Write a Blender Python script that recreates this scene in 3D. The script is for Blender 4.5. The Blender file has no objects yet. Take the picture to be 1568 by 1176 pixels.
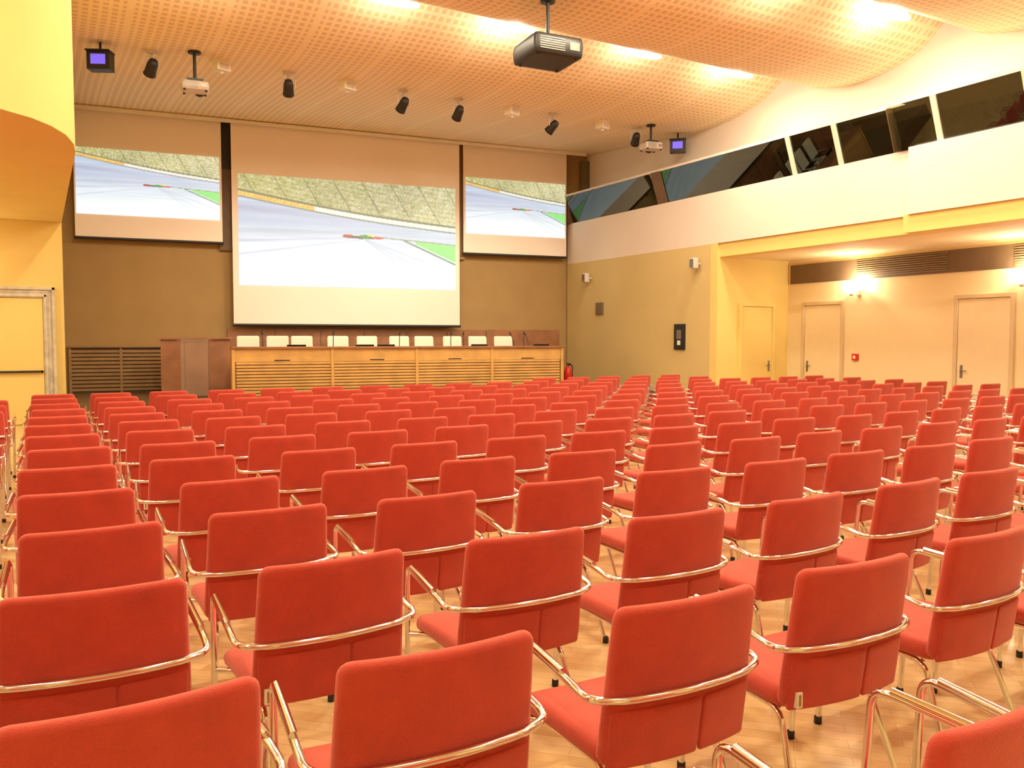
import bpy, math, random
import numpy as np
from mathutils import Vector, Matrix
random.seed(4)
scene = bpy.context.scene
COL = scene.collection
scene.view_settings.view_transform = 'Standard'
scene.view_settings.look = 'None'

# ---------------------------------------------------------------- materials
def newmat(name):
    m = bpy.data.materials.new(name); m.use_nodes = True
    nt = m.node_tree
    return m, nt, nt.nodes['Principled BSDF']

def mat(name, c, rough=0.6, metal=0.0, var=0.08, scale=6.0, bump=0.0, spec=0.5, sheen=0.0):
    m, nt, b = newmat(name)
    tc = nt.nodes.new('ShaderNodeTexCoord')
    nz = nt.nodes.new('ShaderNodeTexNoise'); nz.inputs['Scale'].default_value = scale
    nz.inputs['Detail'].default_value = 4
    nt.links.new(tc.outputs['Object'], nz.inputs['Vector'])
    cr = nt.nodes.new('ShaderNodeValToRGB')
    cr.color_ramp.elements[0].position = 0.3; cr.color_ramp.elements[1].position = 0.7
    cr.color_ramp.elements[0].color = [x*(1-var) for x in c] + [1]
    cr.color_ramp.elements[1].color = [min(1, x*(1+var)) for x in c] + [1]
    nt.links.new(nz.outputs['Fac'], cr.inputs['Fac'])
    nt.links.new(cr.outputs['Color'], b.inputs['Base Color'])
    b.inputs['Roughness'].default_value = rough
    b.inputs['Metallic'].default_value = metal
    b.inputs['Specular IOR Level'].default_value = spec
    if sheen:
        b.inputs['Sheen Weight'].default_value = sheen
        b.inputs['Sheen Tint'].default_value = (1.0, 0.6, 0.5, 1)
    if bump:
        bp = nt.nodes.new('ShaderNodeBump'); bp.inputs['Strength'].default_value = bump
        bp.inputs['Distance'].default_value = 0.01
        n2 = nt.nodes.new('ShaderNodeTexNoise'); n2.inputs['Scale'].default_value = scale*30
        nt.links.new(tc.outputs['Object'], n2.inputs['Vector'])
        nt.links.new(n2.outputs['Fac'], bp.inputs['Height'])
        nt.links.new(bp.outputs['Normal'], b.inputs['Normal'])
    return m

def emat(name, c, s):
    m, nt, b = newmat(name)
    b.inputs['Base Color'].default_value = (*c, 1)
    b.inputs['Emission Color'].default_value = (*c, 1)
    b.inputs['Emission Strength'].default_value = s
    return m

M = {}
M['red'] = mat('red_fabric', (0.49, 0.062, 0.037), 0.85, var=0.10, scale=9, bump=0.25, spec=0.2, sheen=0.55)
M['reddark'] = mat('red_fabric_seam', (0.16, 0.012, 0.008), 0.9)
M['chrome'] = mat('chrome', (0.82, 0.86, 0.92), 0.09, 1.0, var=0.02)
M['black'] = mat('black_plastic', (0.015, 0.014, 0.013), 0.45)
M['tag'] = mat('tag_white', (0.8, 0.78, 0.65), 0.6)
M['yellow'] = mat('yellow_plaster', (0.78, 0.60, 0.20), 0.8, var=0.03, scale=1.2, bump=0.05)
M['yellow2'] = mat('pale_yellow_plaster', (0.82, 0.68, 0.40), 0.8, var=0.03, scale=1.0, bump=0.05)
M['mustard'] = mat('mustard_plaster', (0.62, 0.49, 0.22), 0.8, var=0.04, scale=1.0)
M['white'] = mat('warm_white_plaster', (0.78, 0.70, 0.62), 0.8, var=0.02, scale=1.0)
M['brown'] = mat('brown_wall_cloth', (0.36, 0.23, 0.09), 0.85, var=0.06, scale=1.5, bump=0.1)
M['dkbrown'] = mat('dark_brown_panel', (0.15, 0.09, 0.045), 0.6)
M['slat'] = mat('slat_wood', (0.32, 0.19, 0.08), 0.5)
M['redwood'] = mat('red_brown_wood', (0.30, 0.13, 0.06), 0.4, var=0.2, scale=3)
M['desk'] = mat('honey_wood', (0.60, 0.35, 0.11), 0.4, var=0.15, scale=3)
M['desk2'] = mat('honey_wood_dark', (0.22, 0.11, 0.04), 0.5, var=0.15, scale=3)
M['cream'] = mat('cream_leather', (0.82, 0.78, 0.64), 0.5, var=0.03)
M['screen'] = mat('screen_cloth', (0.90, 0.81, 0.73), 0.9, var=0.01, scale=1)
M['lamp'] = emat('lamp_tube', (1.0, 0.90, 0.70), 30)
M['lampdisc'] = emat('lamp_disc', (1.0, 0.90, 0.70), 8)
M['blue'] = emat('blue_lens', (0.16, 0.12, 0.9), 0.8)
M['grey'] = mat('grey_metal', (0.25, 0.22, 0.18), 0.4, 0.6)
M['casing'] = mat('projector_casing', (0.62, 0.56, 0.50), 0.5)
M['stone'] = mat('door_marble', (0.58, 0.53, 0.42), 0.45, var=0.2, scale=7)
M['doorframe'] = mat('door_frame_paint', (0.64, 0.50, 0.29), 0.5, var=0.03)
M['doorpaint'] = mat('door_paint', (0.80, 0.66, 0.40), 0.5, var=0.02)
M['redpaint'] = mat('red_paint', (0.6, 0.02, 0.01), 0.35)
M['vent'] = mat('vent_metal', (0.24, 0.17, 0.09), 0.5, 0.4)
M['stagefloor'] = mat('stage_floor', (0.14, 0.08, 0.035), 0.4, var=0.15)
M['acrylic'] = mat('clear_acrylic', (0.55, 0.45, 0.35), 0.1, var=0.01)
M['acrylic'].node_tree.nodes['Principled BSDF'].inputs['Alpha'].default_value = 0.14
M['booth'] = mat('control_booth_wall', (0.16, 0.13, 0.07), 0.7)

def glassmat():
    m = bpy.data.materials.new('tinted_window_glass'); m.use_nodes = True
    nt = m.node_tree; nt.nodes.clear()
    out = nt.nodes.new('ShaderNodeOutputMaterial'); mix = nt.nodes.new('ShaderNodeMixShader')
    tr = nt.nodes.new('ShaderNodeBsdfTransparent'); gl = nt.nodes.new('ShaderNodeBsdfGlossy')
    gl.inputs['Roughness'].default_value = 0.015; gl.inputs['Color'].default_value = (0.85, 0.92, 0.85, 1)
    tc = nt.nodes.new('ShaderNodeTexCoord'); nz = nt.nodes.new('ShaderNodeTexNoise'); nz.inputs['Scale'].default_value = 0.6
    cr = nt.nodes.new('ShaderNodeValToRGB')
    cr.color_ramp.elements[0].color = (0.30, 0.33, 0.24, 1); cr.color_ramp.elements[1].color = (0.42, 0.45, 0.34, 1)
    nt.links.new(tc.outputs['Object'], nz.inputs['Vector']); nt.links.new(nz.outputs['Fac'], cr.inputs['Fac'])
    nt.links.new(cr.outputs['Color'], tr.inputs['Color'])
    fr = nt.nodes.new('ShaderNodeFresnel'); fr.inputs['IOR'].default_value = 1.9
    nt.links.new(fr.outputs[0], mix.inputs['Fac']); nt.links.new(tr.outputs[0], mix.inputs[1]); nt.links.new(gl.outputs[0], mix.inputs[2])
    nt.links.new(mix.outputs[0], out.inputs['Surface'])
    return m
M['glass'] = glassmat()

def ceilmat():
    m, nt, b = newmat('perforated_ceiling')
    tc = nt.nodes.new('ShaderNodeTexCoord'); sp = nt.nodes.new('ShaderNodeSeparateXYZ')
    nt.links.new(tc.outputs['Object'], sp.inputs[0])
    def fr(sock, per, lo, hi):
        d = nt.nodes.new('ShaderNodeMath'); d.operation = 'DIVIDE'; d.inputs[1].default_value = per
        nt.links.new(sock, d.inputs[0])
        a = nt.nodes.new('ShaderNodeMath'); a.operation = 'PINGPONG'; a.inputs[1].default_value = 0.5
        nt.links.new(d.outputs[0], a.inputs[0])
        g = nt.nodes.new('ShaderNodeMapRange'); g.inputs['From Min'].default_value = lo; g.inputs['From Max'].default_value = hi
        nt.links.new(a.outputs[0], g.inputs['Value'])
        return g.outputs[0]
    def mul(a, c):
        mu = nt.nodes.new('ShaderNodeMath'); mu.operation = 'MULTIPLY'
        nt.links.new(a, mu.inputs[0]); nt.links.new(c, mu.inputs[1]); return mu.outputs[0]
    holes = mul(fr(sp.outputs['X'], 0.125, 0.16, 0.24), fr(sp.outputs['Y'], 0.125, 0.16, 0.24))
    holes = mul(holes, fr(sp.outputs['X'], 1.25, 0.035, 0.05))
    mx = nt.nodes.new('ShaderNodeMix'); mx.data_type = 'RGBA'
    mx.inputs['A'].default_value = (0.90, 0.75, 0.50, 1); mx.inputs['B'].default_value = (0.72, 0.55, 0.32, 1)
    nt.links.new(holes, mx.inputs['Factor'])
    nt.links.new(mx.outputs['Result'], b.inputs['Base Color'])
    b.inputs['Roughness'].default_value = 0.7
    return m
M['ceil'] = ceilmat()

def floormat():
    m, nt, b = newmat('herringbone_parquet')
    tc = nt.nodes.new('ShaderNodeTexCoord'); mp = nt.nodes.new('ShaderNodeMapping')
    mp.inputs['Rotation'].default_value = (0, 0, math.radians(45))
    nt.links.new(tc.outputs['Object'], mp.inputs['Vector'])
    br = nt.nodes.new('ShaderNodeTexBrick')
    br.inputs['Scale'].default_value = 1.0
    br.inputs['Brick Width'].default_value = 0.42; br.inputs['Row Height'].default_value = 0.07
    br.inputs['Mortar Size'].default_value = 0.001
    br.inputs['Color1'].default_value = (0.80, 0.58, 0.29, 1)
    br.inputs['Color2'].default_value = (0.66, 0.43, 0.18, 1)
    br.inputs['Mortar'].default_value = (0.46, 0.28, 0.11, 1)
    nt.links.new(mp.outputs[0], br.inputs['Vector'])
    nz = nt.nodes.new('ShaderNodeTexNoise'); nz.inputs['Scale'].default_value = 3
    nt.links.new(tc.outputs['Object'], nz.inputs['Vector'])
    mx = nt.nodes.new('ShaderNodeMix'); mx.data_type = 'RGBA'; mx.blend_type = 'OVERLAY'
    mx.inputs['Factor'].default_value = 0.25
    nt.links.new(br.outputs['Color'], mx.inputs['A']); nt.links.new(nz.outputs['Fac'], mx.inputs['B'])
    nt.links.new(mx.outputs['Result'], b.inputs['Base Color'])
    b.inputs['Roughness'].default_value = 0.22
    return m
M['floor'] = floormat()

# ---------------------------------------------------------------- mesh builder
class MB:
    def __init__(s): s.v = []; s.f = []; s.m = []; s.sm = []; s.mats = []
    def mi(s, k):
        if k not in s.mats: s.mats.append(k)
        return s.mats.index(k)
    def add(s, vs, fs, k, smooth=False, mtx=None):
        o = len(s.v); i = s.mi(k)
        for p in vs:
            p = Vector(p)
            if mtx is not None: p = mtx @ p
            s.v.append(tuple(p))
        for f in fs:
            s.f.append([a+o for a in f]); s.m.append(i); s.sm.append(smooth)
    def box(s, lo, hi, k, mtx=None):
        x0, y0, z0 = lo; x1, y1, z1 = hi
        vs = [(x0,y0,z0),(x1,y0,z0),(x1,y1,z0),(x0,y1,z0),(x0,y0,z1),(x1,y0,z1),(x1,y1,z1),(x0,y1,z1)]
        fs = [(0,3,2,1),(4,5,6,7),(0,1,5,4),(1,2,6,5),(2,3,7,6),(3,0,4,7)]
        s.add(vs, fs, k, False, mtx)
    def cbox(s, c, d, k, mtx=None):
        s.box([c[i]-d[i]/2 for i in range(3)], [c[i]+d[i]/2 for i in range(3)], k, mtx)
    def tube(s, pts, r, k, n=8, mtx=None, radii=None):
        pts = [Vector(p) for p in pts]
        T = []
        for i in range(len(pts)):
            a = pts[max(0, i-1)]; b = pts[min(len(pts)-1, i+1)]
            T.append((b-a).normalized())
        up = Vector((0,0,1)) if abs(T[0].z) < 0.9 else Vector((1,0,0))
        N = (up - T[0]*up.dot(T[0])).normalized()
        vs = []
        for i, p in enumerate(pts):
            N = (N - T[i]*N.dot(T[i])).normalized(); B = T[i].cross(N)
            rr = radii[i] if radii else r
            for j in range(n):
                a = 2*math.pi*j/n
                vs.append(p + N*math.cos(a)*rr + B*math.sin(a)*rr)
        fs = []
        for i in range(len(pts)-1):
            for j in range(n):
                j2 = (j+1) % n
                fs.append((i*n+j, i*n+j2, (i+1)*n+j2, (i+1)*n+j))
        s.add(vs, fs, k, True, mtx)
        L = (len(pts)-1)*n
        s.add(vs[:n], [tuple(range(n-1, -1, -1))], k, False, mtx)
        s.add(vs[L:], [tuple(range(n))], k, False, mtx)
    def pillow(s, w, h, t, r, edge, k, fn):
        """rounded rectangular cushion in local (a,b) plane, thickness c; fn maps (a,b,c)->xyz"""
        def outline(w, h, r):
            r = max(min(r, w/2-1e-4, h/2-1e-4), 1e-4); o = []
            cs = [(w/2-r, -h/2+r, -90), (w/2-r, h/2-r, 0), (-w/2+r, h/2-r, 90), (-w/2+r, -h/2+r, 180)]
            for ci, (cx, cy, a0) in enumerate(cs):
                for q in range(5):
                    a = math.radians(a0 + 90*q/4)
                    o.append((cx+r*math.cos(a), cy+r*math.sin(a)))
                nx = cs[(ci+1) % 4]
                a = math.radians(a0+90)
                p = (cx+r*math.cos(a), cy+r*math.sin(a))
                qn = (nx[0]+r*math.cos(a), nx[1]+r*math.sin(a))
                for i in range(1, 8):
                    f = i/8; o.append((p[0]+(qn[0]-p[0])*f, p[1]+(qn[1]-p[1])*f))
            return o
        rings = []
        for sc in (0.25, 0.6, 0.85):
            rings.append([(x*sc, y*sc, -t/2) for x, y in outline(w-2*edge, h-2*edge, r-edge)])
        for q in range(7):
            a = math.radians(-90 + 180*q/6)
            ins = edge*(1-math.cos(a))
            rings.append([(x, y, math.sin(a)*t/2) for x, y in outline(w-2*ins, h-2*ins, r-ins)])
        for sc in (0.85, 0.6, 0.25):
            rings.append([(x*sc, y*sc, t/2) for x, y in outline(w-2*edge, h-2*edge, r-edge)])
        n = len(rings[0]); vs = [fn(*p) for R in rings for p in R]; fs = []
        for i in range(len(rings)-1):
            for j in range(n):
                j2 = (j+1) % n
                fs.append((i*n+j, i*n+j2, (i+1)*n+j2, (i+1)*n+j))
        c0 = len(vs); vs.append(fn(0, 0, -t/2)); c1 = len(vs); vs.append(fn(0, 0, t/2))
        L = (len(rings)-1)*n
        for j in range(n):
            j2 = (j+1) % n
            fs.append((c0, j2, j)); fs.append((c1, L+j, L+j2))
        s.add(vs, fs, k, True)
    def lathe(s, prof, k, n=20, mtx=None):
        vs = []
        for r, z in prof:
            for j in range(n):
                a = 2*math.pi*j/n; vs.append((r*math.cos(a), r*math.sin(a), z))
        fs = []
        for i in range(len(prof)-1):
            for j in range(n):
                j2 = (j+1) % n; fs.append((i*n+j, i*n+j2, (i+1)*n+j2, (i+1)*n+j))
        s.add(vs, fs, k, True, mtx)
    def mesh(s, name):
        me = bpy.data.meshes.new(name); me.from_pydata(s.v, [], s.f)
        for k in s.mats: me.materials.append(M[k])
        me.polygons.foreach_set('material_index', s.m)
        me.polygons.foreach_set('use_smooth', s.sm)
        me.update(); return me
    def obj(s, name, loc=(0,0,0), rz=0.0, bevel=0.0):
        return put(name, s.mesh(name), loc, rz, bevel)

def put(name, me, loc=(0,0,0), rz=0.0, bevel=0.0):
    o = bpy.data.objects.new(name, me); COL.objects.link(o)
    o.location = loc; o.rotation_euler = (0, 0, rz)
    if bevel:
        b = o.modifiers.new('bevel', 'BEVEL'); b.width = bevel; b.segments = 2; b.limit_method = 'ANGLE'
    return o

def fillet(pts, r, n=5):
    pts = [Vector(p) for p in pts]; out = [pts[0]]
    for i in range(1, len(pts)-1):
        p = pts[i]; a = pts[i-1]-p; b = pts[i+1]-p
        ra = min(r, a.length*0.49); rb = min(r, b.length*0.49)
        A = p + a.normalized()*ra; B = p + b.normalized()*rb
        for q in range(n+1):
            t = q/n; out.append(A*(1-t)**2 + p*2*t*(1-t) + B*t*t)
    out.append(pts[-1]); return out

def simplebox(name, lo, hi, k, bevel=0.0):
    b = MB(); b.box(lo, hi, k); return b.obj(name, bevel=bevel)

# ---------------------------------------------------------------- lights
LC = (1.0, 0.865, 0.64)
def area(name, loc, sx, sy, p, rot=(0,0,0), c=LC):
    l = bpy.data.lights.new(name, 'AREA'); l.shape = 'RECTANGLE'; l.size = sx; l.size_y = sy
    l.energy = p; l.color = c
    o = bpy.data.objects.new(name, l); COL.objects.link(o); o.location = loc; o.rotation_euler = rot; return o
def point(name, loc, p, r=0.06, c=LC):
    l = bpy.data.lights.new(name, 'POINT'); l.energy = p; l.color = c; l.shadow_soft_size = r
    o = bpy.data.objects.new(name, l); COL.objects.link(o); o.location = loc; return o
def spot(name, loc, target, p, ang, c=LC, r=0.06):
    l = bpy.data.lights.new(name, 'SPOT'); l.energy = p; l.color = c; l.spot_size = math.radians(ang); l.spot_blend = 0.7; l.shadow_soft_size = r
    o = bpy.data.objects.new(name, l); COL.objects.link(o); o.location = loc
    o.rotation_euler = (Vector(target)-Vector(loc)).to_track_quat('-Z', 'Y').to_euler(); return o

# ---------------------------------------------------------------- stage frame
ANG = math.atan2(-0.1213, 0.9926)
O = Vector((0.755, 20.05, 0)); EX = Vector((0.9926, -0.1213, 0)); EY = Vector((0.1213, 0.9926, 0))
def S(s, d, z=0.0): return O + EX*s - EY*d + Vector((0, 0, z))

# ---------------------------------------------------------------- shell
XR, XB, XU = 12.2, 14.27, 12.8
XL, YB = -7.0, -4.0
simplebox('floor', (XL-0.2, YB-0.2, -0.1), (XB+0.2, 20.6, 0), 'floor')
b = MB(); b.box((-0.32, 0, 0), (12.3, 0.2, 7.2), 'brown'); b.obj('wall_stage', O, ANG)
b = MB()
poly = [(0.47, 20.0), (0.47, 16.36), (12.18, 14.93), (12.18, 18.6)]
vs = [(x, y, 0) for x, y in poly] + [(x, y, 0.45) for x, y in poly]
b.add(vs, [(0,1,2,3)[::-1], (4,5,6,7)] + [(i, (i+1)%4, 4+(i+1)%4, 4+i) for i in range(4)], 'stagefloor')
b.obj('stage_podium')
simplebox('wall_left_front', (XL, 18.1, 0), (0.44, 18.3, 6.9), 'yellow')
simplebox('wall_left_return', (0.24, 18.3, 0), (0.44, 20.3, 6.9), 'yellow')
simplebox('wall_left', (XL-0.2, YB, 0), (XL, 18.3, 7.2), 'yellow')
simplebox('wall_back', (XL-0.2, YB-0.2, 0), (XB+0.2, YB, 7.2), 'mustard')
simplebox('wall_right', (XR, 13.18, 0), (XR+0.2, 18.6, 3.58), 'mustard')
simplebox('wall_right_return', (XR, 12.98, 0), (XB+0.2, 13.18, 3.58), 'yellow')
simplebox('wall_right_recess', (XB, YB, 0), (XB+0.2, 12.98, 3.58), 'yellow2')
simplebox('wall_right_upper', (XU, YB, 5.35), (XU+0.2, 18.75, 7.2), 'white')
b = MB()
prof = [(0.44, 18.09), (0.44, 11.3), (0.41, 10.85), (0.32, 10.4), (0.18, 10.05), (0.0, 9.78), (-0.25, 9.56), (-0.55, 9.42), (-1.0, 9.34), (XL+0.01, 9.3)]
nb = len(prof); vs = [(x, y, 3.82) for x, y in prof] + [(x, y, 6.14) for x, y in prof]
b.add(vs, [(i, i+1, nb+i+1, nb+i) for i in range(nb-1)], 'yellow', True)
b.add([(x, y, 3.82) for x, y in prof]+[(XL+0.01, 18.09, 3.82)], [tuple(range(nb+1))], 'yellow')
b.add([(x, y, 6.14) for x, y in prof]+[(XL+0.01, 18.09, 6.14)], [tuple(range(nb+1))[::-1]], 'yellow')
b.obj('balcony_left')

# right balcony
b = MB()
b.box((XR, 8.55, 3.58), (XR+0.35, 18.6, 4.63), 'white')
b.box((XR-0.18, YB, 3.58), (XR+0.35, 8.55, 4.63), 'white')
b.box((XR+0.05, 8.65, 3.3), (XR+0.35, 12.98, 3.58), 'yellow')
b.box((XR-0.13, YB, 3.3), (XR+0.35, 8.65, 3.58), 'yellow')
b.obj('balcony_right_parapet')
simplebox('ceiling_recess', (XR+0.35, YB, 3.3), (XB, 12.98, 3.5), 'yellow2')
# control booth rooms behind the glazing
b = MB()
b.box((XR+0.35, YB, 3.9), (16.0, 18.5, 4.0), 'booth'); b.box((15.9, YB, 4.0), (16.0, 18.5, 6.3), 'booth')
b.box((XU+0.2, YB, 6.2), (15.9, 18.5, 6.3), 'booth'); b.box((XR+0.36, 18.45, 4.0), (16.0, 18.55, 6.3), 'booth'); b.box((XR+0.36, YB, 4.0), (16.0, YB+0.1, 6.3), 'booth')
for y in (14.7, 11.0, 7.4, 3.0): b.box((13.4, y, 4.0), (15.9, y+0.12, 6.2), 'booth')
b.obj('control_booth')
b = MB(); b.lathe([(0, 0), (0.07, 0), (0.07, 0.05), (0, 0.05)], 'lampdisc', 14); bl = b.mesh('booth_downlight')
for y, x in ((16.5, 14.3), (9.5, 14.0), (8.1, 13.5), (6.2, 13.6), (4.5, 14.2), (1.0, 14)):
    put('booth_downlight', bl, (x, y, 6.14)); point('booth_light', (x, y, 6.05), 5, 0.06)
b = MB()
b.box((-0.35, -3.4, 0), (0.35, 3.4, 0.05), 'slat'); b.box((-0.3, -3.3, -0.72), (-0.25, 3.3, 0), 'dkbrown')
for y in (-2.6, -1.2, 0.3, 1.7):
    b.box((-0.1, y-0.28, 0.1), (-0.05, y+0.28, 0.48), 'black'); b.box((-0.12, y-0.1, 0.05), (0.08, y+0.1, 0.08), 'black'); b.box((-0.08, y-0.03, 0.06), (-0.05, y+0.03, 0.2), 'black')
    b.box((-0.045, y-0.25, 0.13), (-0.04, y+0.25, 0.45), 'casing')
b.obj('control_desk', (13.1, 7.4, 4.73))
# glazing leaning out over the hall
ys = [18.4, 14.75, 11.0, 9.98, 8.9, 8.06, 6.7, 5.0, 3.0, 1.0, -1.0, -3.9]
GT = 5.30
def gx(y, t): return XR + 0.04 - 0.24*t - (0.12 if y < 8.6 else 0.0)
for i in range(len(ys)-1):
    y1, y0 = ys[i]-0.03, ys[i+1]+0.03
    b = MB(); ym = (y0+y1)/2
    a0, a1 = gx(ym, 0), gx(ym, 1)
    vs = [(a0, y0, 4.63), (a0, y1, 4.63), (a1, y1, GT), (a1, y0, GT)]
    b.add(vs, [(3,2,1,0)], 'glass')
    b.obj('window_%d' % (i+1))
    k = 'dkbrown' if i in (0, 3) else 'cream'
    wd = 0.16 if i == 0 else 0.045
    b = MB(); yc = ys[i+1]
    a0, a1 = gx(ym, 0)-0.03, gx(ym, 1)-0.03
    vs = [(a0, yc-wd, 4.63), (a0, yc+wd, 4.63), (a1, yc+wd, GT), (a1, yc-wd, GT)]
    v2 = [(x+0.09, y, z) for x, y, z in vs]
    b.add(vs+v2, [(3,2,1,0),(4,5,6,7),(0,1,5,4),(1,2,6,5),(2,3,7,6),(3,0,4,7)], k)
    b.obj('trim_%d' % (i+1))
b = MB(); b.box((XR-0.20, 8.6, GT), (XU, 18.55, GT+0.05), 'white'); b.box((XR-0.32, YB, GT), (XU, 8.6, GT+0.05), 'white')
b.box((XR-0.1, 18.38, 4.63), (XR+0.3, 18.5, GT), 'dkbrown')
b.obj('trim_glazing_head')

# ---------------------------------------------------------------- ceiling
b = MB()
def smoothprof(p, n=6):
    out = []
    for i in range(len(p)-1):
        p0 = p[max(i-1, 0)]; p1 = p[i]; p2 = p[i+1]; p3 = p[min(i+2, len(p)-1)]
        for q in range(n):
            t = q/n
            out.append(tuple(0.5*((2*p1[c]) + (-p0[c]+p2[c])*t + (2*p0[c]-5*p1[c]+4*p2[c]-p3[c])*t*t + (-p0[c]+3*p1[c]-3*p2[c]+p3[c])*t**3) for c in range(2)))
    out.append(p[-1]); return out
el = [[(20.4, 6.46), (18.4, 6.44), (16.6, 6.32), (14.8, 6.19), (13.4, 6.2), (12.4, 6.40), (11.75, 6.75)]]
base = [(11.35, 6.47), (10.95, 6.27), (10.2, 6.16), (9.4, 6.22), (8.85, 6.42), (8.5, 6.72)]
SL = []
for i in range(5):
    el.append([(y-3.2*i, z) for y, z in base]); SL.append(11.5-3.2*i)
for p in el:
    q = smoothprof(p); m = len(q); vs = []
    for y, z in q: vs += [(XL, y, z), (XU, y, z)]
    for y, z in q: vs += [(XL, y, z+0.04), (XU, y, z+0.04)]
    fs = [(2*i, 2*i+1, 2*i+3, 2*i+2) for i in range(m-1)] + [(2*m+2*i+2, 2*m+2*i+3, 2*m+2*i+1, 2*m+2*i) for i in range(m-1)]
    b.add(vs, fs, 'ceil', True)
    b.add([vs[0], vs[1], vs[2*m+1], vs[2*m]], [(0,1,2,3)], 'ceil')
b.box((XL, YB, 7.1), (XU+0.2, 20.6, 7.2), 'white')
b.obj('ceiling')
b = MB(); b.box((-0.25, -0.42, 6.36), (11.9, -0.36, 6.43), 'cream'); b.obj('trim_ceiling_edge', O, ANG)

# halogen floods in open reflectors, tucked in the slots between ceiling waves
b = MB()
b.lathe([(0.0, 0.10), (0.10, 0.09), (0.2, 0.03), (0.24, -0.02), (0.23, -0.03), (0.18, 0.0), (0.08, 0.04), (0, 0.05)], 'lamp', 24, Matrix.Diagonal((1.5, 0.55, 1, 1)))
b.box((-0.05, -0.02, 0.09), (0.05, 0.02, 0.3), 'casing'); slotme = b.mesh('ceiling_flood_lamp')
for i, y in enumerate(SL):
    for x in (-4.5, -1.5, 2.0, 4.6, 6.6, 9.1, 11.25):
        if x < 0.5 and y > 9: continue
        put('ceiling_flood_lamp', slotme, (x, y, 6.46))
        rear = y < 2.5
        area('flood_light', (x, y-0.02, 6.40), 0.6, 0.2, 22 if rear else 54)
        point('flood_glow', (x, y+0.02, 6.36), (6 if rear else {6.6: 52, 11.25: 26, 2.0: 34}.get(x, 14)), 0.07)

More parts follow.
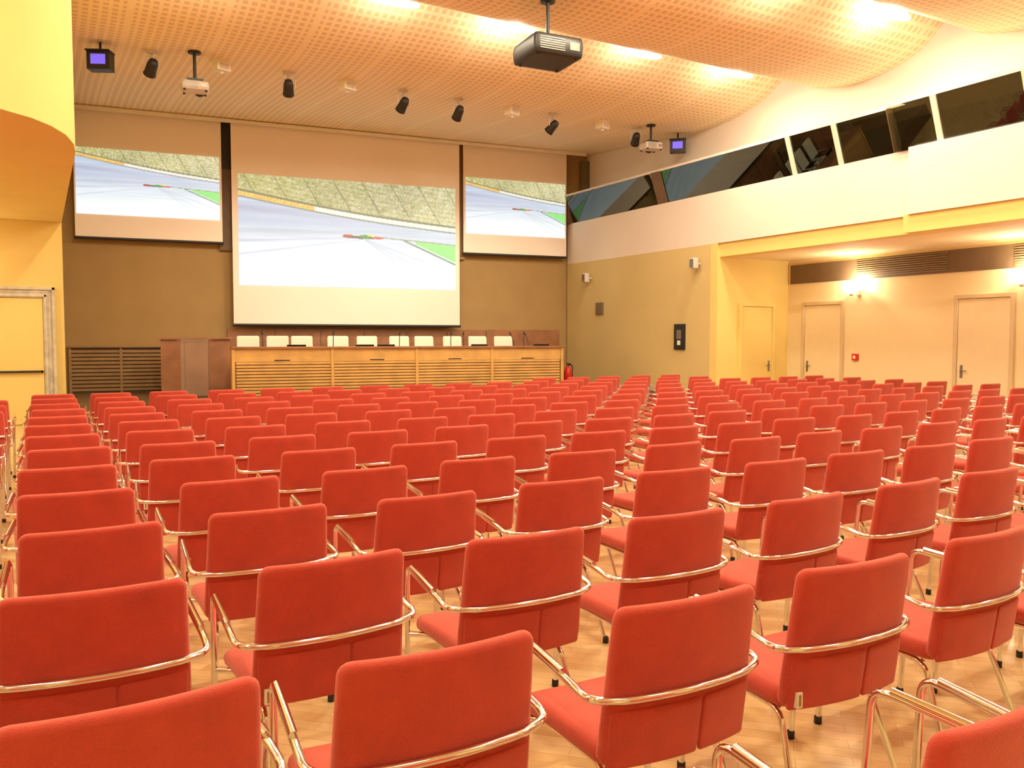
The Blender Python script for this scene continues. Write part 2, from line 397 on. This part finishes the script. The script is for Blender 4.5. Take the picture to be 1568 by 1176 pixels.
# ---------------------------------------------------------------- projection screens
def paint(nx, ny, side):
    rng = np.random.RandomState(3)
    U, V = np.meshgrid(np.linspace(0, 1, nx), np.linspace(0, 1, ny))
    C = np.zeros((ny, nx, 3))
    def smoothnoise(gx, gy):
        g = rng.rand(gy+2, gx+2); x = U*gx; y = V*gy
        xi = x.astype(int); yi = y.astype(int); fx = x-xi; fy = y-yi
        return (g[yi, xi]*(1-fx)*(1-fy)+g[yi, xi+1]*fx*(1-fy)+g[yi+1, xi]*(1-fx)*fy+g[yi+1, xi+1]*fx*fy)
    C[:] = (0.76, 0.84, 0.94)
    glow = np.clip(1.1-1.5*V, 0, 1)[..., None]
    C = C*(1-glow) + np.array([0.96, 1.0, 1.0])*glow
    st = smoothnoise(5, 60)*0.6+smoothnoise(9, 110)*0.4
    C = C*(1-(0.16*(1-st)*np.clip(V*2, 0, 1))[..., None])
    bd = 0.85-0.24*U-0.03*np.sin(U*3.1) if not side else 0.92-0.28*U-0.03*np.sin(U*3.1)
    for s0, sl, w, col, k in ((0.70, -0.14, 0.035, (0.60, 0.63, 0.74), 0.8), (0.60, -0.05, 0.05, (0.66, 0.72, 0.82), 0.9), (0.50, 0.03, 0.02, (0.62, 0.68, 0.76), 0.6), (0.40, 0.14, 0.012, (0.60, 0.64, 0.72), 0.5), (0.28, 0.33, 0.008, (0.62, 0.66, 0.74), 0.5)):
        m = np.exp(-((V-(s0+sl*U))/w)**2)*np.clip(1.1-1.3*U, 0, 1)*k; m = m[..., None]
        C = C*(1-m)+np.array(col)*m
    for k0 in (0.0, 0.10, 0.22):
        ln = 0.47-(U-0.55)*(0.7+k0*3); m = (np.exp(-((V-ln)/0.010)**2)*0.25*(U > 0.56))[..., None]
        C = C*(1-m)+np.array((0.55, 0.60, 0.66))*m
    crowd = V > bd
    n1 = rng.rand(ny, nx); n2 = smoothnoise(70, 40); n3 = rng.rand(ny, nx); n4 = smoothnoise(8, 5); n5 = smoothnoise(120, 60)
    t = n1*0.35+n2*0.3+n4*0.25+n5*0.2
    cc = np.stack([0.36+0.55*t+0.08*U, 0.39+0.50*t+0.08*U, 0.20+0.50*(0.6*t+0.4*n3*n2)+0.14*U], -1)
    terr = (np.sin((V-bd)*150+U*6) > 0.75)[..., None]; cc = np.where(terr, cc*0.88, cc)
    spk = rng.rand(ny, nx); cc[spk > 0.94] = (0.95, 0.92, 0.82); cc[spk < 0.02] = (0.75, 0.35, 0.2)
    aisle = (np.abs(((U*7+(V-bd)*2.2) % 1)-0.5) < 0.03)[..., None]; cc = np.where(aisle, cc*0.8, cc)
    C[crowd] = cc[crowd]
    band = (V <= bd) & (V > bd-0.04)
    bb = np.where((U < 0.33)[..., None], np.stack([0.80+0.2*n1, 0.45+0.5*n3, 0.15+0.4*n1], -1), np.stack([0.82+0.18*n1, 0.85+0.1*n1, 0.80+0.1*n1], -1))
    C[band] = bb[band]
    dk = (V <= bd-0.04) & (V > bd-0.055); C[dk] = (0.50, 0.54, 0.50)
    bt = (V > bd) & (V < bd+0.02); C[bt] = (0.42, 0.46, 0.34)
    gr = (U > 0.80) & (V < 0.46-0.12*(U-0.8)) & (V > 0.44-0.85*(U-0.8)); C[gr] = (0.50, 0.88, 0.46)
    m = (np.abs(V-(0.47-0.85*(U-0.74))) < 0.009) & (U > 0.74); C[m] = (0.42, 0.52, 0.42)
    m = (np.abs(V-(0.49-0.12*(U-0.6))) < 0.006) & (U > 0.6); C[m] = (0.55, 0.60, 0.52)
    def blob(cu, cv, ru, rv, col):
        m = (((U-cu)/ru)**2+((V-cv)/rv)**2) < 1; C[m] = col
    blob(0.54, 0.478, 0.085, 0.013, (0.30, 0.30, 0.27))
    blob(0.48, 0.490, 0.025, 0.012, (0.7, 0.25, 0.2)); blob(0.56, 0.488, 0.03, 0.015, (0.2, 0.55, 0.25)); blob(0.62, 0.478, 0.028, 0.009, (0.9, 0.2, 0.15))
    blob(0.585, 0.500, 0.012, 0.010, (0.9, 0.85, 0.2))
    return np.clip(C, 0, 1)**1.9
def imgmat(name, strength):
    m, nt, bs = newmat(name)
    at = nt.nodes.new('ShaderNodeVertexColor'); at.layer_name = 'img'
    nt.links.new(at.outputs['Color'], bs.inputs['Emission Color'])
    bs.inputs['Emission Strength'].default_value = strength
    bs.inputs['Base Color'].default_value = (0.12, 0.12, 0.12, 1)
    return m
M['img'] = imgmat('projected_picture', 1.05)
def screen(s0, s1, zb, is0, is1, iz0, iz1, d, nx, ny):
    root = bpy.data.objects.new('projection_screen', None); COL.objects.link(root)
    root.location = O; root.rotation_euler = (0, 0, ANG)
    b = MB(); b.box((s0, -d, zb), (s1, -d+0.015, 6.42), 'screen')
    b.tube([(s0-0.02, -d, zb), (s1+0.02, -d, zb)], 0.03, 'black', 10)
    o = b.obj('screen_cloth'); o.parent = root
    me = bpy.data.meshes.new('picture')
    vs = [(is0+(is1-is0)*i/(nx-1), -d-0.012, iz0+(iz1-iz0)*j/(ny-1)) for j in range(ny) for i in range(nx)]
    fs = [(j*nx+i, j*nx+i+1, (j+1)*nx+i+1, (j+1)*nx+i) for j in range(ny-1) for i in range(nx-1)]
    me.from_pydata(vs, [], fs)
    C = paint(nx, ny, nx < 300).reshape(-1, 3); C4 = np.concatenate([C, np.ones((len(C), 1))], 1).astype(np.float32)
    ca = me.color_attributes.new('img', 'FLOAT_COLOR', 'POINT'); ca.data.foreach_set('color', C4.ravel())
    me.materials.append(M['img'])
    p = bpy.data.objects.new('picture', me); COL.objects.link(p); p.parent = root
screen(0.0, 2.92, 3.74, 0.03, 2.87, 4.24, 5.62, 0.22, 260, 128)
screen(3.12, 8.45, 1.93, 3.25, 8.34, 2.82, 5.29, 0.30, 440, 216)
screen(8.58, 11.42, 3.74, 8.64, 11.38, 4.24, 5.62, 0.22, 260, 128)
b = MB(); b.box((2.86, -0.1, 5.4), (3.2, -0.02, 6.44), 'black'); b.box((8.38, -0.1, 3.6), (8.66, -0.02, 6.44), 'slat'); b.box((2.86, -0.1, 3.6), (3.2, -0.02, 5.4), 'dkbrown')
b.obj('screen_gap_dark', O, ANG)  # added dark strips; their colour stands for the darkness between the cloths

# ---------------------------------------------------------------- stage furniture
b = MB(); b.box((3.0, -0.06, 0.45), (11.3, -0.001, 1.85), 'redwood')
for i in range(1, 8): b.box((3.0+i*1.04-0.01, -0.075, 0.5), (3.0+i*1.04+0.01, -0.06, 1.8), 'dkbrown')
b.obj('trim_stage_wainscot', O, ANG)
b = MB(); b.box((-0.2, -0.05, 0.45), (2.75, -0.001, 1.45), 'dkbrown')
for i in range(11): b.box((-0.18, -0.09, 0.50+i*0.082), (2.7, -0.05, 0.555+i*0.082), 'slat')
for x in (-0.2, 0.78, 1.76, 2.7): b.box((x, -0.1, 0.45), (x+0.05, -0.05, 1.47), 'slat')
b.box((-0.2, -0.14, 1.43), (2.75, -0.001, 1.47), 'slat')
b.obj('radiator_grille', O, ANG)
# desk
b = MB(); dx0, dx1 = 2.9, 9.95; zf = 0.45
b.box((dx0, -3.0, 1.16), (dx1, -2.94, 1.42), 'desk')
b.box((dx0-0.04, -3.06, 1.42), (dx1+0.04, -2.72, 1.46), 'redwood')
b.box((dx0, -2.94, 1.17), (dx1, -2.2, 1.21), 'desk')
b.box((dx0, -2.97, zf), (dx1, -2.93, 1.16), 'desk2')
for i in range(11):
    z = zf+0.04+i*0.062
    b.box((dx0+0.05, -3.0, z), (dx1-0.05, -2.97, z+0.045), 'desk')
for f in (0.0, 0.27, 0.52, 0.76, 1.0):
    x = dx0+(dx1-dx0)*f
    b.box((x-0.03, -3.025, zf), (x+0.03, -2.95, 1.42), 'desk')
for f in (0.13, 0.4, 0.64, 0.88):
    x = dx0+(dx1-dx0)*f; b.box((x-0.15, -3.006, 1.18), (x+0.15, -3.0, 1.2), 'black')
b.box((dx0, -2.95, zf), (dx0+0.05, -2.2, 1.42), 'desk'); b.box((dx1-0.05, -2.95, zf), (dx1, -2.2, 1.42), 'desk')
b.obj('conference_desk', O, ANG, 0.006)
# wooden side counter + clear acrylic lectern in front of it
b = MB()
b.box((1.6, -1.55, 0.45), (2.95, -1.15, 1.60), 'redwood'); b.box((1.55, -1.6, 1.60), (2.98, -1.1, 1.65), 'redwood')
for x in (2.05, 2.5): b.box((x, -1.565, 0.5), (x+0.015, -1.55, 1.58), 'dkbrown')
b.obj('side_counter', O, ANG, 0.006)
b = MB()
b.box((1.95, -2.30, 0.45), (2.50, -1.85, 0.48), 'acrylic'); b.box((1.97, -2.27, 0.48), (2.48, -2.25, 1.6), 'acrylic')
b.box((1.97, -2.25, 0.48), (1.985, -1.9, 1.6), 'acrylic'); b.box((2.465, -2.25, 0.48), (2.48, -1.9, 1.6), 'acrylic')
b.box((1.90, -2.32, 1.6), (2.55, -1.85, 1.615), 'acrylic', Matrix.Translation((0, 0.0, 0.09)) @ Matrix.Rotation(0.05, 4, 'X'))
b.obj('lectern', O, ANG)
# panel chairs (cream)
b = MB()
b.pillow(0.46, 0.60, 0.05, 0.04, 0.02, 'cream', lambda a, c, t: (a, 0.25+t+0.08*c-0.5*a*a, 0.93+c))
b.pillow(0.48, 0.46, 0.08, 0.06, 0.03, 'cream', lambda a, c, t: (a, c, 0.46+t))
b.tube([(0, 0, 0.08), (0, 0, 0.43)], 0.03, 'chrome')
for q in range(5):
    a = q*2*math.pi/5; b.tube([(0, 0, 0.1), (0.28*math.cos(a), 0.28*math.sin(a), 0.03)], 0.018, 'chrome')
    b.lathe([(0.0, 0.0), (0.025, 0.01), (0.025, 0.04), (0, 0.05)], 'black', 8, Matrix.Translation((0.28*math.cos(a), 0.28*math.sin(a), 0)))
for sx in (-1, 1):
    b.tube(fillet([(sx*0.24, 0.22, 0.68), (sx*0.27, -0.12, 0.68), (sx*0.24, -0.12, 0.44)], 0.06), 0.015, 'chrome')
pch = b.mesh('panel_chair')
for s_ in (3.3, 3.9, 4.42, 5.19, 5.83, 6.58, 7.18, 7.86, 8.48, 9.11):
    put('panel_chair', pch, S(s_, 1.75, 0.45), ANG+random.uniform(-.08, .08))
b = MB(); b.lathe([(0, 0), (0.06, 0), (0.06, 0.03), (0.0, 0.035)], 'black', 12)
b.tube(fillet([(0, 0, 0.03), (0, 0.0, 0.34), (0, 0.10, 0.50)], 0.2), 0.009, 'black')
b.tube([(0, 0.10, 0.50), (0, 0.14, 0.55)], 0.02, 'black'); mic = b.mesh('gooseneck_microphone')
for s_ in (3.5, 4.9, 6.3, 7.45, 7.75, 8.95, 9.3): put('gooseneck_microphone', mic, S(s_, 2.6, 1.211), ANG+random.uniform(-.5, .5))
b = MB(); b.cbox((0, 0, 0.012), (0.38, 0.28, 0.024), 'black')
b.cbox((0, 0, 0.14), (0.38, 0.015, 0.28), 'black', Matrix.Translation((0, -0.13, 0.01)) @ Matrix.Rotation(0.25, 4, 'X'))
lap = b.mesh('laptop')
for s_ in (4.15, 5.55, 6.0, 8.1, 9.6): put('laptop', lap, S(s_, 2.45, 1.215), ANG)
b = MB(); b.lathe([(0, 0), (0.09, 0.01), (0.09, 0.42), (0.06, 0.5), (0.025, 0.53), (0.025, 0.58), (0, 0.58)], 'redpaint', 18)
b.tube(fillet([(0.02, 0, 0.56), (0.13, 0, 0.56), (0.12, 0, 0.15)], 0.06), 0.012, 'black'); b.box((-0.02, -0.1, 0.57), (0.02, 0.03, 0.6), 'black')
b.obj('fire_extinguisher', S(10.35, 2.5, 0.45))

# ---------------------------------------------------------------- doors
def door(name, w, h, loc, rz, kf='doorframe', kd='doorpaint', fw=0.07, bar=False, handle=1):
    b = MB()
    b.box((-w/2-fw, -0.06, 0), (-w/2, 0, h+fw), kf); b.box((w/2, -0.06, 0), (w/2+fw, 0, h+fw), kf)
    b.box((-w/2, -0.06, h), (w/2, 0, h+fw), kf)
    if fw > 0.12:
        for e0, e1, dd in ((0.0, 0.05, 0.10), (fw-0.06, fw-0.02, 0.085), (0.08, 0.1, 0.075)):
            b.box((-w/2-fw+e0, -dd, 0), (-w/2-fw+e1, -0.06, h+fw-e0), kf); b.box((w/2+fw-e1, -dd, 0), (w/2+fw-e0, -0.06, h+fw-e0), kf)
            b.box((-w/2-fw+e0, -dd, h+fw-e1), (w/2+fw-e0, -0.06, h+fw-e0), kf)
    b.box((-w/2, -0.02, 0.01), (w/2, 0, h), kd)
    b.box((-w/2+0.006, -0.035, 0.012), (w/2-0.006, -0.02, h-0.008), kd)
    if bar:
        b.box((-w/2+0.02, -0.1, 0.98), (w/2-0.02, -0.07, 1.02), 'black'); b.box((-0.006, -0.04, 0.01), (0.006, -0.03, h), 'slat')
        b.box((w/2-0.06, -0.1, 0.98), (w/2-0.02, -0.03, 1.02), 'black'); b.box((-w/2+0.02, -0.1, 0.98), (-w/2+0.06, -0.03, 1.02), 'black')
    else:
        x = handle*(-w/2+0.09)
        b.box((x-0.025, -0.045, 0.92), (x+0.025, -0.035, 1.15), 'grey')
        b.tube(fillet([(x, -0.04, 1.05), (x, -0.09, 1.05), (x+handle*0.12, -0.09, 1.05)], 0.02), 0.01, 'grey')
    return b.obj(name, loc, rz, 0.004)
door('door_1', 1.7, 2.38, (-0.76, 18.1, 0), 0, kf='stone', fw=0.20, bar=True, kd='yellow')
door('door_2', 0.93, 2.32, (XB, 12.02, 0), -math.pi/2)
door('door_3', 0.93, 2.32, (XB, 8.6, 0), -math.pi/2)
door('door_4', 0.88, 2.3, (13.32, 12.98, 0), 0, kf='yellow', kd='yellow', handle=-1)
door('door_5', 0.93, 2.32, (XB, 4.5, 0), -math.pi/2)

b = MB(); b.box((XB-0.03, YB, 2.80), (XB-0.001, 12.9, 3.2), 'dkbrown')
for y0 in (9.3, 6.2, 2.0):
    for i in range(9): b.box((XB-0.05, y0, 2.84+i*0.04), (XB-0.03, y0+1.9, 2.86+i*0.04), 'vent')
b.obj('ventilation_grille')

# sconces
b = MB()
b.lathe([(0.0, -0.12), (0.05, -0.11), (0.12, -0.06), (0.19, 0.0), (0.2, 0.03), (0.185, 0.03), (0.11, -0.04), (0, -0.09)], 'lampdisc', 24)
b.lathe([(0, -0.16), (0.03, -0.15), (0.05, -0.11), (0, -0.1)], 'casing', 16)
b.box((0.1, -0.04, -0.14), (0.25, 0.04, -0.04), 'casing')
sc = b.mesh('wall_sconce')
for y in (11.15, 7.85, 3.2, 0.0):
    put('wall_sconce', sc, (XB-0.25, y, 2.62)); point('sconce_light', (XB-0.25, y, 2.80), 42, 0.05)
put('wall_sconce', sc, (-2.1, 17.85, 2.75), math.pi/2); point('sconce_light', (-2.1, 17.83, 2.9), 45)
b = MB(); b.lathe([(0, 0.0), (0.09, 0.0), (0.09, 0.012)], 'lampdisc', 20); b.lathe([(0.09, -0.01), (0.12, -0.01), (0.12, 0.015)], 'casing', 20)
fill_disc = b.mesh('soffit_fill_disc')  # added fill: glowing discs and area lights brighten the space under the left balcony
for x, y in ((-2, 16), (-3, 12.5), (-5.5, 14)):
    put('soffit_fill_disc', fill_disc, (x, y, 3.805)); area('soffit_fill', (x, y, 3.78), 0.2, 0.2, 60)

# wall details, right wall
b = MB(); b.cbox((-0.02, 0, 0), (0.04, 0.3, 0.3), 'grey'); b.cbox((-0.045, 0, 0), (0.01, 0.22, 0.22), 'vent'); b.obj('thermostat_panel', (XR, 17.1, 2.37), 0, 0.005)
b = MB(); b.cbox((-0.02, 0, 0), (0.04, 0.34, 0.56), 'black'); b.cbox((-0.045, 0, 0.05), (0.01, 0.15, 0.2), 'grey'); b.cbox((-0.045, 0, -0.13), (0.01, 0.1, 0.1), 'tag'); b.obj('intercom_panel', (XR, 14.1, 1.66), 0, 0.004)
b = MB(); b.pillow(0.17, 0.24, 0.14, 0.03, 0.02, 'casing', lambda a, c, t: (-0.17+t, a, c)); b.cbox((-0.05, 0, 0.0), (0.1, 0.04, 0.04), 'casing'); b.cbox((-0.243, 0, 0), (0.006, 0.11, 0.17), 'grey')
lsp = b.mesh('wall_loudspeaker')
put('wall_loudspeaker', lsp, (XR, 17.5, 3.15)); put('wall_loudspeaker', lsp, (XR, 13.5, 3.2))
b = MB(); b.cbox((-0.03, 0, 0), (0.06, 0.13, 0.13), 'redpaint'); b.cbox((-0.065, 0, 0), (0.01, 0.06, 0.06), 'tag'); b.obj('fire_alarm_button', (XB, 11.2, 1.25), 0, 0.005)

# ---------------------------------------------------------------- ceiling equipment
def zc(y):
    best = 6.2
    for p in el:
        q = smoothprof(p)
        for i in range(len(q)-1):
            if q[i+1][0] <= y <= q[i][0]:
                t = (q[i][0]-y)/(q[i][0]-q[i+1][0]); best = q[i][1]*(1-t)+q[i+1][1]*t
    return best
YT = 14.6; ZT = zc(YT)
b = MB()
b.lathe([(0, 0.0), (0.09, 0.0), (0.09, -0.03), (0, -0.035)], 'casing', 14)
b.tube([(0, 0, 0), (0, 0, -0.12)], 0.018, 'casing')
b.tube(fillet([(-0.11, 0, -0.26), (-0.11, 0, -0.12), (0.11, 0, -0.12), (0.11, 0, -0.26)], 0.03), 0.012, 'casing')
R = Matrix.Translation((0, 0, -0.26)) @ Matrix.Rotation(math.radians(52), 4, 'X')
b.lathe([(0, 0.14), (0.06, 0.13), (0.08, 0.07), (0.09, -0.10), (0.10, -0.14), (0.085, -0.14), (0.07, -0.09), (0, -0.09)], 'black', 16, R)
b.lathe([(0, -0.11), (0.065, -0.11)], 'lampdisc', 16, R)
spm = b.mesh('stage_spotlight')
SX = ((1.68, 0.2, 1.5), (3.85, 2.9, 3.6), (5.96, 3.3, 5.2), (7.09, 3.1, 6.6), (9.21, 3.5, 8.0), (11.33, 2.7, 9.5))
for x, a, ts in SX:
    put('stage_spotlight', spm, (x, YT, ZT), a+math.pi if x > 2 else a)
    spot('stage_spot_beam', (x, YT+0.15, ZT-0.5), S(ts, 0.9, 2.2), 230 if x > 2 else 130, 75)
b = MB(); b.box((-0.12, -0.09, -0.16), (0.12, 0.09, 0.0), 'cream'); b.cbox((0, -0.095, -0.09), (0.14, 0.01, 0.08), 'casing'); b.box((-0.14, -0.11, -0.02), (0.14, 0.11, 0.01), 'cream')
b.tube([(0.0, 0, -0.16), (0, 0, -0.2)], 0.03, 'cream')
wm = b.mesh('ceiling_wall_washer')
for x in (2.75, 4.9, 8.26, 10.45): put('ceiling_wall_washer', wm, (x, YT, ZT), 0.3)
b = MB(); b.tube([(0, 0, 0), (0, 0, -0.16)], 0.02, 'black'); b.cbox((0, 0, -0.29), (0.34, 0.2, 0.28), 'black'); b.cbox((0, -0.104, -0.28), (0.22, 0.008, 0.15), 'blue')
b.box((-0.18, -0.14, -0.16), (0.18, 0.1, -0.14), 'black')
bm = b.mesh('blue_stage_light')
put('blue_stage_light', bm, (0.95, YT, ZT), -0.45); put('blue_stage_light', bm, (12.5, YT, ZT), -0.75)
def projector(name, loc, ztop, w, d, h, k, rz):
    b = MB(); top = ztop-loc[2]
    b.tube([(0, 0, h/2), (0, 0, top)], 0.025, 'black'); b.lathe([(0, 0), (0.1, 0), (0.1, -0.03), (0, -0.03)], 'black', 14, Matrix.Translation((0, 0, top)))
    b.pillow(w, d, h, 0.05, 0.03, k, lambda a, c, t: (a, c, t))
    b.lathe([(0.05, 0), (0.09, 0.0), (0.09, 0.08), (0.07, 0.08), (0.05, 0.02), (0, 0.02)], 'black', 16, Matrix.Translation((w*0.18, d/2-0.02, 0)) @ Matrix.Rotation(-math.pi/2, 4, 'X'))
    for i in range(6): b.box((-w*0.4, -d/2-0.004, -h*0.3+i*h*0.11), (w*0.1, -d/2+0.01, -h*0.3+i*h*0.11+h*0.05), 'grey')
    b.box((w*0.2, -d/2-0.004, -h*0.2), (w*0.4, -d/2+0.01, h*0.2), 'grey')
    b.box((-0.12, -0.12, h/2), (0.12, 0.12, h/2+0.04), 'black')
    for sx in (-1, 1):
        for sy in (-1, 1): b.lathe([(0, -0.02), (0.02, -0.02), (0.02, 0.01)], 'black', 10, Matrix.Translation((sx*w*0.38, sy*d*0.38, -h/2)))
    return b.obj(name, loc, rz)
projector('ceiling_projector', (2.28, 14.3, 5.62), zc(14.3), 0.42, 0.34, 0.14, 'casing', ANG)
projector('ceiling_projector', (11.5, 14.3, 5.72), zc(14.3), 0.42, 0.34, 0.14, 'casing', ANG)
projector('ceiling_projector', (6.1, 9.8, 5.48), zc(9.8), 0.74, 0.70, 0.26, 'black', ANG+0.05)

# ---------------------------------------------------------------- audience chairs
def chair(tag):
    b = MB(); K = 0.5
    def ys_(x, z): return -0.215-0.14*(z-0.46)+K*x*x
    def back(a, c, t):
        z = 0.655+c
        return (a*(1-0.03*(c/0.22)), ys_(a, z)+t, z)
    b.pillow(0.512, 0.46, 0.046, 0.035, 0.02, 'red', back)
    b.pillow(0.51, 0.47, 0.07, 0.05, 0.03, 'red', lambda a, c, t: (a, 0.045+c, 0.44+t-0.02*max(0, c/0.23)**3+0.08*a*a))
    for w, cx in ((0.295, -0.102), (0.195, 0.15)):
        b.pillow(w, 0.175, 0.014, 0.012, 0.006, 'red', lambda a, c, t, cx=cx: (cx+a, ys_(cx+a, 0.505+c)-0.021+t, 0.505+c))
    zb = 0.628
    yb = ys_(0, zb)-0.023-0.013
    P = fillet([(0.275, 0.29, 0.0), (0.285, 0.255, 0.672), (0.308, -0.10, 0.648), (0.312, yb+K*0.09+0.02, zb+0.002), (0.22, yb+K*0.05, zb)], 0.05, 6)
    arc = [(x, yb+K*x*x, zb) for x in (0.18, 0.12, 0.06, 0, -0.06, -0.12, -0.18)]
    Q = [Vector((-p.x, p.y, p.z)) for p in P][::-1]
    b.tube(P + [Vector(p) for p in arc] + Q, 0.0115, 'chrome', 8)
    for sx in (-1, 1):
        b.tube(fillet([(sx*0.277, 0.27, 0.385), (sx*0.20, 0.2, 0.39), (sx*0.205, -0.13, 0.39), (sx*0.25, -0.27, 0.0)], 0.06, 5), 0.0115, 'chrome', 8)
        b.lathe([(0, 0), (0.016, 0), (0.016, 0.03), (0.011, 0.035)], 'black', 8, Matrix.Translation((sx*0.25, -0.27, 0)))
        b.lathe([(0, 0), (0.016, 0), (0.016, 0.03), (0.011, 0.035)], 'black', 8, Matrix.Translation((sx*0.275, 0.29, 0)))
        b.tube([(sx*0.306, -0.07, 0.660), (sx*0.289, 0.20, 0.680)], 0.0125, 'chrome', 8)
    b.tube([(-0.2, 0.16, 0.395), (0.2, 0.16, 0.395)], 0.01, 'chrome', 6); b.tube([(-0.2, -0.12, 0.395), (0.2, -0.12, 0.395)], 0.01, 'chrome', 6)
    if tag: b.box((-0.230, -0.228, 0.43), (-0.207, -0.2, 0.48), 'tag'); b.box((-0.223, -0.2295, 0.437), (-0.214, -0.2, 0.473), 'slat')
    return b.mesh('conference_chair')
cm = [chair(False), chair(True)]
nch = 0
for m in range(-1, 14):
    Y = 2.03 + 0.888*m
    for c in range(-5, 19):
        if c >= 1: X = 0.08+0.745*c
        elif c == 0: X = 0.145
        else: X = -0.57+0.745*(c+1)
        if m == -1: X += 0.06
        if m == 13 and c < 11: continue
        if X > 13.6 or (Y > 12.2 and X > 11.6): continue
        if X > 2.0*Y+3.0: continue
        if m == -1 and c < 1: continue
        if m >= 12 and c < 0: continue
        t = 1 if (c in (1, 3) and m in (0, 1)) or random.random() < 0.15 else 0
        put('conference_chair', cm[t], (X+random.uniform(-.018, .018), Y+random.uniform(-.03, .03), 0), random.uniform(-.05, .05))
        nch += 1
print('chairs', nch)

# ---------------------------------------------------------------- camera & world
cam = bpy.data.cameras.new('camera'); co = bpy.data.objects.new('camera', cam); COL.objects.link(co)
co.location = (0, 0, 1.6); cam.sensor_width = 36; cam.lens = 36*1280/1568; cam.clip_start = 0.05
co.rotation_euler = (math.radians(90-3.04), 0, math.radians(-29.5))
scene.camera = co
w = bpy.data.worlds.new('world'); scene.world = w; w.use_nodes = True
w.node_tree.nodes['Background'].inputs[0].default_value = (1, 0.75, 0.45, 1); w.node_tree.nodes['Background'].inputs[1].default_value = 0.1
